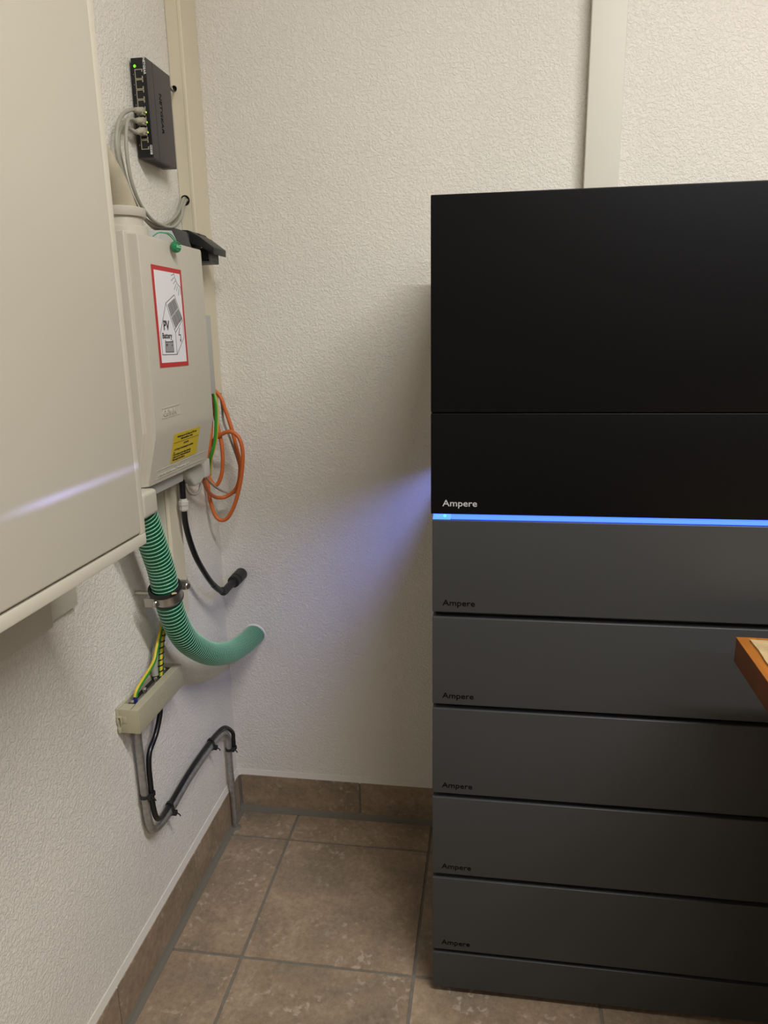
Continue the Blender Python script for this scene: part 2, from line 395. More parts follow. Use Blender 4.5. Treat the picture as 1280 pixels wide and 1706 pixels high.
# lower black unit: hollow underneath at its left edge, carries the blue light strip
u = thing('control_unit', (.83, -.28, .877), 'low black unit with pale lettering and a glowing blue light strip', 'electrical unit')
build('body', B((.5250, TY+.016, .8985), (TX1-.003, TB, 1.0366), .001), M['towerbody'], u)
build('front_panel', B((.5215, TY, .8863), (TX1, TY+.016, 1.0364), .0014, 3), M['blacktower'], u, True)
build('side_panel', B((.5217, TY+.0165, .8866), (.5249, TB, 1.036), .0006), M['blacktower'], u)
build('foot_rail', B((.58, -.40, .877), (1.10, -.13, .8985)), M['towerbody'], u)
build('light_strip', B((.5515, TY+.002, .8778), (1.140, TY+.010, .8862), .0012, 3), M['strip'], u, True)
le = build('light_strip_end', prism([(.5242, 0, .8776), (.5513, 0, .8776), (.5513, 0, .8868), (.5255, 0, .8868)], (0, TY+.0008, 0), (0, .008, 0), .0008), M['stripend'], u, True)
build('status_led', lathe([(0, .0022), (.0005, .0018)], (.5425, TY+.0007, .8835), (0, -1, 0), 12), M['cyan'], le)
lettering('lettering', 'Ampere', .0136, (.5390, TY-.0002, .8986), (1, 0, 0), (0, 0, 1), M['ampw'], u, sx=1.15, bold=.00012)
gb = [(.7294, .8768), (.5719, .7208), (.4089, .5638), (.2515, .4004), (.0947, .2425)]
lab = ['grey battery module directly under the blue light strip, topmost of the five',
       'grey battery module second below the blue strip, behind the wooden tabletop corner',
       'grey battery module in the middle of the five, third below the blue strip',
       'grey battery module second from the bottom of the five',
       'lowest grey battery module, resting on the plain plinth']
for (z0, z1), l in zip(gb, lab):
    gap = .0083
    unit('battery_module', l, z0, z1, .5236, M['grey'], gap, 'stacked grey battery modules', (M['ampd'], .0112))
u = thing('tower_plinth', (.83, -.28, 0), 'plain grey plinth without lettering at the foot of the tower', 'plinth')
build('body', B((.5275, TY+.016, .014), (TX1-.003, TB, .0860), .001), M['towerbody'], u)
build('front_panel', B((.5246, TY, .0128), (TX1, TY+.028, .0870), .0016, 3), M['grey'], u, True)
build('side_panel', B((.5250, TY+.0285, .0128), (.5274, TB, .0858), .0006), M['grey'], u)
for x, y in ((.556, -.43), (1.11, -.43), (.556, -.14), (1.11, -.14)):
    build('foot', lathe([(0, .019), (.003, .020), (.006, .015), (.0145, .012)], (x, y, 0), (0, 0, 1), 20), M['rubber'], u, True)

# ================================================================= METER CABINET (left, big)
cx, cy, cz0, cz1 = .20, -.7275, .9095, 1.86
u = thing('distribution_cabinet', (.1, -1.05, cz0), 'large flat cream metal distribution cabinet with a shiny door, filling the left edge', 'cabinet')
yl = -1.36
build('housing', B((.001, yl, cz0), (cx-.012, cy, cz1), .003), M['frame'], u, True)
bm = bmesh.new()
box(bm, (cx-.0122, yl, cz0), (cx, cy, cz0+.0145), .0022); box(bm, (cx-.0122, yl, cz1-.0145), (cx, cy, cz1), .0022)
box(bm, (cx-.0122, cy-.0135, cz0+.0140), (cx, cy, cz1-.0140), .0022); box(bm, (cx-.0122, yl, cz0+.0140), (cx, yl+.0135, cz1-.0140), .0022)
build('frame', bm, M['frame'], u, True)
build('door', B((cx-.009, yl+.0142, cz0+.0172), (cx+.0012, cy-.0140, cz1-.0165), .0022, 3), M['door'], u, True)
build('door_gasket', B((cx-.0115, yl+.0135, cz0+.0144), (cx-.0075, cy-.0134, cz1-.0144)), M['gap'], u)

# cable duct under the cabinet
u = thing('cable_duct', (.015, -.9, .772), 'short cream cable duct under the large cabinet at the left edge', 'cable duct')
build('duct_body', B((.001, -1.30, .7745), (.030, -.6825, .835), .0015), M['ductgrey'], u, True)
build('end_piece', B((.001, -.6815, .770), (.012, -.592, .835), .002), M['ductgrey'], u, True)

# corner duct: side with two cable holes, snap-on lid
def hole_plate(bm, x0, x1, y, th, z0, z1, holes):
    """plate facing -y with round holes (cx,cz,r): strips between holes, each hole a square with a round cut"""
    zs = z0
    def quadbox(a, b): box(bm, (a[0], y, a[1]), (b[0], y+th, b[1]))
    for hx, hz, r in sorted(holes, key=lambda h: h[1]):
        s = r+.0006
        quadbox((x0, zs), (x1, hz-s)); zs = hz+s
        n = 32; ring = []
        for k in range(n):
            a = 2*math.pi*k/n; c_, s_ = math.cos(a), math.sin(a)
            q = Vector((c_, s_))/max(abs(c_), abs(s_))
            ox = hx + q.x*s; oz = hz + q.y*s
            if abs(abs(q.x)-1) < 1e-6: ox = x1 if q.x > 0 else x0
            ring.append((hx+r*c_, hz+r*s_, ox, oz))
        def sub(k): 
            a, b = ring[k], ring[(k+1) % n]
            P = [(a[0], a[1]), (b[0], b[1]), (b[2], b[3]), (a[2], a[3])]
            V = [bm.verts.new((p[0], y, p[1])) for p in P] + [bm.verts.new((p[0], y+th, p[1])) for p in P]
            for f in ((0, 1, 2, 3), (4, 5, 6, 7), (0, 1, 5, 4), (1, 2, 6, 5), (2, 3, 7, 6), (3, 0, 4, 7)):
                bm.faces.new([V[i] for i in f])
        for k in range(n): sub(k)
    quadbox((x0, zs), (x1, z1))
DY, DX, DZ = -.0765, .030, 1.0295
u = thing('cable_duct', (.015, -.04, DZ), 'tall cream cable duct in the room corner with two drilled cable holes', 'cable duct')
HO = [(.0108, 1.4060, .0098), (.0062, 1.6015, .0058)]
bm = bmesh.new(); hole_plate(bm, .0008, .0235, DY, .0015, DZ, RZ-.002, HO)
box(bm, (.0008, DY+.0015, DZ), (.002, -.001, RZ-.002))
build('duct_body', bm, M['duct'], u)
bm = bmesh.new()
prism([(DX, DY+.0020, 0), (DX-.0018, DY-.0002, 0), (.0240, DY-.0004, 0), (.0240, DY+.0012, 0), (DX-.003, DY+.002, 0), (DX-.003, -.001, 0), (DX, -.001, 0)], (0, 0, DZ), (0, 0, RZ-.002-DZ), bm=bm)
build('duct_lid', bm, M['duct'], u)
for hx, hz, r in HO:
    build('hole_liner', B((max(.0021, hx-r), DY+.006, hz-r-.004), (.0265, DY+.010, hz+r+.004)), M['gap'], u)
# lower duct
u = thing('cable_duct', (.015, -.28, .62), 'short cream cable duct coming out under the grey box, beside the green hose', 'cable duct')
build('duct_body', B((.001, -.3085, .628), (.0235, -.262, .915), .0008), M['ductgrey'], u)
build('duct_lid', prism([(.030, -.3055, 0), (.0282, -.3078, 0), (.0245, -.3092, 0), (.0245, -.262, 0), (.0300, -.2575, 0)], (0, 0, .626), (0, 0, .290), .0004, 1), M['duct'], u)
# right hand duct on the back wall
u = thing('cable_duct', (.80, -.015, 0), 'wide cream cable duct running up the back wall behind the tower', 'cable duct')
build('duct_body', B((.7715, -.018, .11), (.8295, -.0005, RZ-.002)), M['ductgrey'], u)
build('duct_lid', B((.7695, -.0300, .11), (.8312, -.0180, RZ-.002), .0016, 3), M['ductgrey'], u, True)

# ================================================================= GREY JUNCTION BOX
BX, Y0, Y1, ZT, ZK, ZB, XB = .100, -.4725, -.2370, 1.2965, 1.006, .9215, .080
jb_ = thing('junction_box', (.05, -.355, .92), 'grey plastic junction box with sloped bottom, red framed sticker and yellow label', 'junction box')
build('base', B((.0008, Y0+.004, ZB+.012), (.071, Y1-.004, ZT-.004), .004), M['box'], jb_, True)
bm = prism([(.068, 0, ZT+.0035), (.084, 0, ZT+.0035), (.0845, 0, ZK), (.068, 0, ZB+.0005)], (0, Y0-.0105, 0), (0, Y1-Y0+.014, 0), .0022, 3)
build('rim', bm, M['box'], jb_, True)
def frust(bm):
    prof = [(.080, ZT), (BX-.0012, ZT-.0002), (BX, ZT-.004), (BX, ZK+.01), (BX-.0006, ZK), (BX-.002, ZK-.008), (XB+.0005, ZB+.0015), (XB-.012, ZB)]
    L, Rr = [], []
    for x, z in prof:
        k = (BX-x)*.12
        L.append(bm.verts.new((x, Y0-k, z))); Rr.append(bm.verts.new((x, Y1+k, z)))
    n = len(prof); fs = [bm.faces.new(L), bm.faces.new(Rr[::-1])]
    for i in range(n): fs.append(bm.faces.new((L[i], Rr[i], Rr[(i+1) % n], L[(i+1) % n])))
    bmesh.ops.bevel(bm, geom=[e for f in fs[:2] for e in f.edges], offset=.0016, segments=3, profile=.6, affect='EDGES')
    return bm
lid = build('lid', frust(bmesh.new()), M['box'], jb_, True)
build('side_cover', B((.001, Y1-.004, 1.036), (.050, -.0875, 1.1895), .0015), M['boxgrey'], jb_, True)
# top entry gland
bm = lathe([(0, .0365), (.018, .0365), (.020, .034), (.020, .0305), (.0335, .0305), (.0335, .0345), (.0345, .0352), (.0455, .0352), (.0465, .0340)], (.050, -.4160, ZT-.004), (0, 0, 1), 40)
build('cable_gland', bm, M['box'], jb_, True)
bm = lathe([(0, .032), (.0115, .032), (.0115, .028), (.013, .028)], (.052, -.448, ZB-.0075), (0, 0, 1), 32)
build('hose_gland', B((.034, -.5160, .8800), (.090, -.4660, .9205), .008, 4), M['box'], jb_, True)
build('bottom_plate', B((.012, -.4650, .9005), (.068, -.318, ZB+.012), .002), M['boxgrey'], jb_, True)
bm = prism([(0, -.3700, 1.294), (0, -.3560, 1.3150), (0, -.3110, 1.3200), (0, -.2970, 1.3080), (0, -.2970, 1.294)], (.056, 0, 0), (.026, 0, 0), .0015)
build('top_latch', bm, M['boxgrey'], jb_, True)
# embossed frame and lettering on the lid
bm = bmesh.new()
for a, b in (((-.4470, 1.0415), (-.3800, 1.0425)), ((-.3800, 1.0275), (-.4470, 1.0265))):
    stroke(bm, [(BX-.0001, *a), (BX-.0001, *b)], .0011, (1, 0, 0), .0008)
stroke(bm, [(BX-.0001, -.4470, 1.0265), (BX-.0001, -.4470, 1.0415)], .0011, (1, 0, 0), .0008)
stroke(bm, [(BX-.0001, -.3800, 1.0275), (BX-.0001, -.3800, 1.0425)], .0011, (1, 0, 0), .0008)
build('embossed_frame', bm, M['box'], lid)
lettering('embossed_lettering', 'GEYER', .0128, (BX+.0004, -.4435, 1.0296), (0, 1, 0), (0, 0, 1), M['box'], lid, sx=1.32, ext=.0006, bold=.0002)
# sloped panel frame of reference
K0 = Vector((BX-.0020, 0, ZK-.008)); K1 = Vector((XB+.0005, 0, ZB+.0015)); DN = (K1-K0).normalized(); NS = Vector((-DN.z, 0, DN.x))
def sl(y, z, off=.0003): 
    t = (z-K0.z)/(K1.z-K0.z); return K0.lerp(K1, t) + Vector((0, y, 0)) + NS*off
bm = slab(bmesh.new(), [sl(-.4045, .9955), sl(-.2965, .9955), sl(-.2965, .9475), sl(-.4045, .9475)], NS, .0004)
yl_ = build('yellow_label', bm, M['yellowlabel'], jb_)
def ytext(s, y, z, size, align='LEFT'):
    lettering('lettering', s, size, sl(y, z, .0009), (0, 1, 0), -DN, M['dark'], yl_, ext=.00008, bold=.00014, align=align)
ytext('Plombierung nur mit Zange des EVU oder', -.351, .9885, .0047, 'CENTER')
ytext('Elektroinstallateur erlaubt', -.351, .9838, .0047, 'CENTER')
stroke(bm := bmesh.new(), [sl(-.402, .9805, .0008), sl(-.299, .9805, .0008)], .0007, NS, .0001)
build('rule_line', bm, M['dark'], yl_)
ytext('ACHTUNG', -.351, .9745, .0044, 'CENTER')
ytext('1. An Klemme Potenzialausgleich anschlie\u00dfen', -.3985, .9675, .0044)
ytext('ist', -.3975, .9628, .0044)
ytext('2. Bei Arbeiten an der Anlage Spannung', -.4005, .9590, .0046)
ytext('pr\u00fcfen und vor Wiedereinschalten alle', -.3985, .9548, .0046)
ytext('Sicherungen kontrollieren', -.3985, .9506, .0046)
bm = bmesh.new()
for z in (.9440, .9300): stroke(bm, [sl(-.452, z, 0), sl(-.258, z, 0)], .0009, NS, .0006)
build('embossed_frame', bm, M['box'], lid)
lettering('embossed_lettering', 'IP65   IK07', .0045, sl(-.385, .9395, .0002), (0, 1, 0), -DN, M['box'], lid, sx=1.2, ext=.0005)
lettering('embossed_lettering', 'LEBENSGEFAHR  SPANNUNG', .0056, sl(-.445, .9325, .0002), (0, 1, 0), -DN, M['box'], lid, sx=1.7, ext=.0005)
# red framed sticker
SX = BX+.0003
P = lambda y, z, o=0: (SX+o, y, z)
st = build('warning_sticker', slab(bmesh.new(), [P(-.4395, 1.2565), P(-.3318, 1.2560), P(-.3308, 1.1028), P(-.4387, 1.1040)], (1, 0, 0), .0003), M['red'], jb_)
build('white_field', slab(bmesh.new(), [P(-.4325, 1.2495, .0003), P(-.3388, 1.2490, .0003), P(-.3378, 1.1098, .0003), P(-.4317, 1.1110, .0003)], (1, 0, 0), .0002), M['paperwhite'], st)
bm = bmesh.new(); O2_ = .0005
def sk(pts, w): stroke(bm, [P(y, z, O2_) for y, z in pts], w, (1, 0, 0), .0001)
sk([(-.361, 1.2488), (-.3591, 1.2425), (-.354, 1.2362), (-.3473, 1.2314), (-.3387, 1.2277)], .0010)
for r_ in ([(-.3626, 1.2474), (-.3717, 1.2446)], [(-.3617, 1.2422), (-.3733, 1.2366)], [(-.3576, 1.2375), (-.3657, 1.2324)], [(-.3547, 1.2331), (-.3637, 1.2238)], [(-.3511, 1.2291), (-.3556, 1.2222)], [(-.3456, 1.2268), (-.3506, 1.2151)], [(-.3395, 1.2266), (-.3416, 1.2171)]): sk(r_, .0009)
sk([(-.3659, 1.2155), (-.4001, 1.2015), (-.4278, 1.1569), (-.4272, 1.1233), (-.3736, 1.1221), (-.3729, 1.1567), (-.4001, 1.2015)], .0011)
sk([(-.3659, 1.2155), (-.3418, 1.1774), (-.3418, 1.1484), (-.3736, 1.1221)], .0010)
sk([(-.3729, 1.1567), (-.3418, 1.1774)], .0010); sk([(-.375, 1.1616), (-.3433, 1.1803)], .0009)
sk([(-.356, 1.1640), (-.3612, 1.1529), (-.3540, 1.1530), (-.3552, 1.1425)], .0016); sk([(-.3580, 1.1455), (-.3552, 1.1416), (-.3535, 1.1460)], .0012)
sk([(-.4137, 1.1426), (-.3852, 1.1427), (-.3855, 1.1264), (-.415, 1.1270), (-.4137, 1.1426)], .0012)
sk([(-.4125, 1.1428), (-.4125, 1.1446)], .0022); sk([(-.3868, 1.1428), (-.3868, 1.1446)], .0022)
def lerp2(q, s, t):
    a, b, c, d = q
    return tuple((a[i]*(1-s)+b[i]*s)*(1-t)+(d[i]*(1-s)+c[i]*s)*t for i in range(2))
QA = [(-.394, 1.1991), (-.3657, 1.2103), (-.3559, 1.1956), (-.3843, 1.181)]; QB = [(-.3834, 1.1795), (-.3549, 1.1941), (-.343, 1.179), (-.3722, 1.164)]
for q in (QA, QB):
    for k in range(1, 6): sk([lerp2(q, 0, k/6), lerp2(q, 1, k/6)], .0004)
    for k in range(1, 3): sk([lerp2(q, k/3, 0), lerp2(q, k/3, 1)], .0005)
    sk([lerp2(q, .02, 0), lerp2(q, .98, 0), lerp2(q, .98, 1), lerp2(q, .02, 1), lerp2(q, .02, 0)], .0004)
build('drawing', bm, M['dark'], st)
for q in (QA, QB, [(-.4132, 1.1421), (-.3857, 1.1421), (-.386, 1.1268), (-.4145, 1.1273)]):
    build('grey_fill', slab(bmesh.new(), [P(y, z, .00048) for y, z in q], (1, 0, 0), .00008), M['solar'], st)
lettering('lettering', 'PV', .0205, P(-.4160, 1.1608, .0006), (0, 1, 0), (0, 0, 1), M['dark'], st, sx=.92, ext=.0001, bold=.0005)
lettering('lettering', 'Battery', .0120, P(-.4228, 1.1480, .0006), (0, 1, 0), (0, 0, 1), M['dark'], st, sx=.98, ext=.0001, bold=.0003)
lettering('lettering', '+    -', .008, P(-.4120, 1.1352, .0006), (0, 1, 0), (0, 0, 1), M['dark'], st, sx=1.5, ext=.0001, bold=.0003)

# beige conduit leaving the top gland
tag(build('conduit', tube([(.050, -.4140, 1.320), (.050, -.4190, 1.342), (.050, -.4340, 1.362), (.050, -.4580, 1.384), (.050, -.500, 1.412), (.050, -.56, 1.438), (.050, -.68, 1.452)], .0235, 24, .01), M['conduit'], None, True),
    'stained cream flexible conduit leaning out of the gland on top of the grey box', 'conduit')
# green lead seal
u = thing('security_seal', (.104, -.365, 1.28), 'small round green security seal hanging by a thin wire from the box lid', 'seal')
build('seal_body', lathe([(-.0055, .0045), (-.0045, .0072), (-.002, .0088), (.002, .0088), (.0042, .0075), (.0046, .0062), (.0036, .0058)], (.1085, -.3625, 1.2882), (.75, -.35, .05), 24), M['seal'], u, True)
lettering('lettering', 'AG', .0062, (.1124, -.3685, 1.2862), (.42, .9, 0), (0, 0, 1), M['rib'], u, ext=.0003, bold=.0003)
build('wire', tube([(.088, -.398, 1.3005), (.096, -.392, 1.3065), (.1035, -.379, 1.3060), (.1065, -.3685, 1.3005), (.1085, -.3640, 1.2955)], .0009, 8, .002), M['sealwire'], u, True)
build('wire', tube([(.1085, -.3610, 1.2960), (.1070, -.3640, 1.3020), (.1030, -.3720, 1.3075), (.094, -.385, 1.3075)], .0009, 8, .002), M['sealwire'], u, True)

# black flip-lid socket
u = thing('flip_lid_socket', (.055, -.16, 1.282), 'black plastic socket with raised flip lid above the grey box', 'socket')
bm = prism([(0, -.2940, 1.2975), (0, -.2920, 1.3270), (0, -.2400, 1.3270), (0, -.2220, 1.2975)], (.052, 0, 0), (.026, 0, 0), .0015)
build('mounting_block', bm, M['slate'], u, True)
lp = [(.026, 1.3270), (.0240, 1.3450), (.036, 1.3440), (.056, 1.3330), (.0845, 1.3120), (.0838, 1.2990), (.060, 1.3130), (.044, 1.3190)]
build('flip_lid', prism([(x, 0, z) for x, z in lp], (0, -.1345, 0), (0, .066, 0), .0016, 2), M['black'], u, True)
bm = bmesh.new()
box(bm, (.036, -.128, 1.2850), (.074, -.084, 1.2885), .0008); box(bm, (.036, -.128, 1.2885), (.0395, -.084, 1.318), .0006)
box(bm, (.0705, -.128, 1.2885), (.074, -.084, 1.3080), .0006); box(bm, (.036, -.0875, 1.2885), (.074, -.084, 1.306), .0006)
box(bm, (.031, -.200, 1.2850), (.038, -.079, 1.3380), .001)
build('socket_body', bm, M['slate'], u)
build('contact_insert', lathe([(0, .0125), (.022, .0125), (.022, .010), (.020, .010)], (.0545, -.0895, 1.302), (0, -1, 0), 20), M['black'], u, True)
build('hinge', lathe([(0, .0085), (.030, .0085), (.031, .0075)], (.040, -.100, 1.3340), (0, 1, 0), 20), M['black'], u, True)

# ================================================================= NETWORK SWITCH
SY, SZ0, SZ1, SXW = -.2445, 1.4465, 1.5995, .0310
u = thing('network_switch', (.017, -.197, SZ0), 'dark grey eight-port network switch mounted upright on the left wall', 'network switch')
build('casing', B((.0042, SY+.0006, SZ0), (SXW, -.1500, SZ1), .0012, 2), M['switch'], u, True)
fc = build('face_plate', B((.0050, SY-.0004, SZ0+.0008), (SXW-.0006, SY+.002, SZ1-.0008), .0005), M['face'], u)
pz1, pit = 1.5818, .01537
for k in range(8):
    z1 = pz1-k*pit; z0 = z1-pit+.0008; x0, x1 = .0108, .0243
    bm = bmesh.new(); w = .0011; y0, y1 = SY-.0012, SY-.0003
    box(bm, (x0, y0, z0), (x0+w, y1, z1)); box(bm, (x0+w, y0, z0), (x1, y1, z0+w)); box(bm, (x0+w, y0, z1-w), (x1, y1, z1))
    box(bm, (x1-.0016, y0, z0+w), (x1, y1, z0+.0042)); box(bm, (x1-.0016, y0, z1-.0042), (x1, y1, z1-w))
    pt = build('port', bm, M['portframe'], u)
    build('port_cavity', B((x0+w, SY-.0006, z0+w), (x1-.0003, SY-.0002, z1-w)), M['gap'], pt)
    build('port_led', lathe([(0, .00045), (.0004, .0004)], (.0080, SY-.0004, (z0+z1)/2), (0, -1, 0), 8), M['white'], u)
build('power_led', lathe([(0, .0024), (.0005, .0021)], (.0113, SY-.0004, 1.5868), (0, -1, 0), 14), M['gled'], u, True)
for z in (1.5165, 1.5012, 1.4858):
    build('link_led', B((.0236, SY-.0016, z-.0012), (.0256, SY-.0004, z+.0012)), M['yled'], u)
lettering('lettering', 'NETGEAR', .0056, (.0262, SY-.0006, 1.5982), (0, 0, -1), (1, 0, 0), M['white'], u, bold=.0001)
lettering('lettering', 'GS308', .0056, (.0262, SY-.0006, 1.4665), (0, 0, -1), (1, 0, 0), M['white'], u, bold=.0001)
lettering('lettering', 'NETGEAR', .0118, (SXW+.0001, -.2015, 1.5580), (0, 0, -1), (0, 1, 0), M['ampd'], u, sx=1.24, bold=.0001)
bm = bmesh.new()
for k in range(9): box(bm, (.009, -.229+k*.0075, SZ0-.0002), (.026, -.226+k*.0075, SZ0+.001))
build('vent_slots', bm, M['gap'], u)
bm = bmesh.new(); stroke(bm, [(SXW-.0001, -.2205, 1.5990), (SXW-.0001, -.2205, 1.4470)], .0008, (1, 0, 0), .0003)
build('lid_seam', bm, M['face'], u)
# patch cables
C1 = [(.02, -.3221, 1.4935), (.02, -.3402, 1.4745), (.02, -.3512, 1.4458), (.02, -.3454, 1.4146), (.02, -.326, 1.3849), (.021, -.2941, 1.3521), (.021, -.2594, 1.3408), (.021, -.2243, 1.3400), (.021, -.18, 1.3530), (.020, -.1416, 1.3710), (.0165, -.112, 1.3900), (.0105, -.082, 1.4080), (.0100, -.0715, 1.4105)]
C2 = [(.027, -.3253, 1.4775), (.028, -.3332, 1.4577), (.028, -.3359, 1.4277), (.028, -.3284, 1.3927), (.028, -.3039, 1.3626), (.028, -.2706, 1.3463), (.028, -.2371, 1.3410), (.028, -.1859, 1.3430), (.027, -.1418, 1.3640), (.021, -.113, 1.3880), (.0145, -.082, 1.4045), (.0135, -.0715, 1.407)]
C3 = [(.010, -.2999, 1.4822), (.010, -.3186, 1.4694), (.010, -.3251, 1.4513), (.011, -.323, 1.427), (.012, -.3082, 1.3891), (.013, -.2834, 1.3585), (.013, -.2503, 1.3426), (.013, -.219, 1.3362), (.013, -.1683, 1.3449), (.0125, -.131, 1.3640), (.0105, -.103, 1.3870), (.0075, -.081, 1.4005), (.0075, -.0715, 1.4020)]
heads = [((.0182, 1.5165), [(.0182, -.2750, 1.5125), (.019, -.292, 1.5080)], C1), ((.0184, 1.5012), [(.0184, -.2750, 1.4965), (.0215, -.294, 1.4945), (.0245, -.3125, 1.4890)], C2), ((.0184, 1.4858), [(.0165, -.2730, 1.4800), (.0120, -.2850, 1.4825)], C3)]
labs = ['grey patch cable in the uppermost of the three used switch ports', 'grey patch cable in the middle of the three used switch ports', 'grey patch cable in the lowest of the three used switch ports']
for ((px, pz), hd, C), l in zip(heads, labs):
    u = thing('patch_cable', (px, -.25, pz-.006), l, 'cable', 'grey patch cables of the switch')
    pg = build('plug', B((px-.0058, -.2560, pz-.0057), (px+.0058, SY-.0014, pz+.0057), .0008), M['greyplug'], u, True)
    build('latch', prism([(px+.0058, -.2555, 0), (px+.0085, -.2560, 0), (px+.0062, SY-.0018, 0)], (0, 0, pz-.0028), (0, 0, .0056)), M['greyplug'], pg)
    e = Vector(hd[0]); s = Vector((px, -.2562, pz))
    build('boot', tube([s, s.lerp(e, .5), e], .005, 12, .003, rad=lambda t: .0056-.0018*t), M['greyplug'], u, True)
    build('cord', tube([s.lerp(e, .8)]+hd+C, .0030, 12, .004), M['greycable'], u, True)
tag(build('power_cord', tube([(.018, -.1505, 1.5975), (.018, -.1440, 1.5965), (.017, -.130, 1.5935), (.0145, -.110, 1.5905), (.0110, -.090, 1.5925), (.0080, -.0785, 1.5985), (.0065, -.0735, 1.6015)], .0017, 10, .002), M['blackcable'], None, True),
    'thin black power cord from the switch into the upper duct hole', 'cable')

# ================================================================= CABLES BY THE CORNER
def cord(name, pts, r, m, label, cat='cable', **k):
    return tag(build(name, tube(pts, r, k.pop('n', 12), k.pop('step', .005), **k), m, None, True), label, cat)
O1 = [(.024, -.045, 1.045), (.0443, -.05, 1.025), (.052, -.05, 1.0015), (.0629, -.05, .9635), (.0712, -.05, .9227), (.0775, -.05, .8864), (.0737, -.05, .8495), (.0619, -.05, .8245), (.0378, -.051, .8091), (.0262, -.075, .8150), (.034, -.13, .840), (.0505, -.188, .876)]
cord('orange_cable', O1, .0041, M['orange'], 'orange cable in the smaller loop that hangs behind and ends at the plug')
O2 = [(.014, -.040, 1.040), (.0300, -.060, 1.0200), (.0351, -.063, .9837), (.0447, -.066, .9361), (.047, -.068, .90), (.0418, -.068, .8634), (.0285, -.068, .8386), (.0166, -.068, .8483), (.0093, -.068, .8679), (.0080, -.0685, .8850), (.0145, -.069, .9119), (.0283, -.07, .9336), (.0455, -.073, .9469), (.0697, -.076, .9555), (.0890, -.077, .9423), (.0950, -.077, .9076), (.0875, -.077, .8566), (.0727, -.077, .8070), (.0552, -.077, .7741), (.0392, -.077, .7637), (.0246, -.077, .7735), (.0155, -.077, .8060), (.0130, -.077, .8384), (.0131, -.078, .8729), (.0165, -.080, .8973), (.0245, -.080, .9264), (.0290, -.075, .9647), (.0225, -.058, 1.0150), (.020, -.055, 1.040)]
cord('orange_cable', O2, .0041, M['orange'], 'long orange cable in the big hanging loop in front, lowest of the two')
gs = lambda i, j: 1 if j in (0, 1, 2) else 0
cord('earth_wire', [(.027, -.066, 1.050), (.0430, -.077, 1.0250), (.0455, -.081, .9966), (.0410, -.083, .9471), (.0330, -.083, .9184), (.0260, -.080, .9030), (.018, -.070, .885), (.012, -.060, .86)], .0042, [M['green'], M['yellow']], 'green and yellow wire hanging straight among the orange loops', n=12, slots=lambda i, j: 1 if j in (10, 11) else 0)
cord('grey_cable', [(.022, -.030, 1.045), (.0412, -.040, 1.018), (.0435, -.040, .9724), (.0553, -.040, .9364), (.068, -.040, .8952), (.0733, -.040, .8608), (.0668, -.040, .826), (.0518, -.041, .8157), (.0335, -.060, .827), (.033, -.11, .853), (.047, -.184, .892)], .0025, M['greycable'], 'thin grey cable looping inside the orange loops to the plug')
cord('grey_cable', [(.050, -.268, .886), (.050, -.2650, .8760), (.050, -.2550, .8640), (.050, -.2307, .8560), (.050, -.2104, .8587), (.050, -.2000, .8720), (.051, -.198, .890)], .0027, M['greycable'], 'short grey cable drooping in a small arc under the grey plug')
# grey plug under the box
u = thing('grey_plug', (.05, -.21, .875), 'light grey angled plug under the right corner of the grey box', 'plug')
bm = prism([(0, -.2880, .9150), (0, -.2790, .8960), (0, -.2580, .8770), (0, -.2300, .8770), (0, -.2030, .8880), (0, -.1980, .9150)], (.034, 0, 0), (.030, 0, 0), .006, 3)
build('plug_body', bm, M['plug'], u, True)
build('plug_collar', B((.030, -.2130, .8850), (.066, -.1860, .9190), .003), M['plug'], u, True)
# black cable with glands, into the back wall
u = thing('black_cable', (.045, -.2, .615), 'thick black cable with angled connector leading to the back wall', 'cable')
build('cord', tube([(.045, -.2747, .910), (.045, -.2747, .8862), (.045, -.2759, .8573), (.045, -.276, .8388), (.045, -.2750, .8108), (.045, -.2616, .7718), (.045, -.2387, .7305), (.045, -.2058, .6895), (.045, -.1696, .6525), (.045, -.1295, .6225), (.045, -.1164, .616)], .0056, 14), M['blackcable'], u, True)
build('cable_gland', lathe([(-.0135, .0070), (-.011, .0085), (-.002, .0085), (-.002, .0096), (.005, .0096), (.0065, .0075), (.010, .0064)], (.0450, -.2757, .848), (0, .03, 1), 8), M['plug'], u)
cn = build('connector', tube([(.045, -.1230, .6205), (.045, -.1130, .6140), (.0452, -.098, .6142), (.0455, -.0817, .6152), (.0458, -.0560, .6158)], .0082, 16, .003), M['rubber'], u, True)
build('union_nut', lathe([(0, .0095), (.001, .0135), (.013, .0138), (.014, .0120), (.016, .0120), (.0165, .0140), (.052, .0140), (.054, .0125)], (.0458, -.0560, .6158), (.02, 1, .05), 18), M['rubber'], u, True)
build('spiral_sleeve', tube([(.0450, -.1660, .6490), (.045, -.1480, .6350), (.045, -.1310, .6235)], .0062, 14, .004), M['blackcable'], u, True)

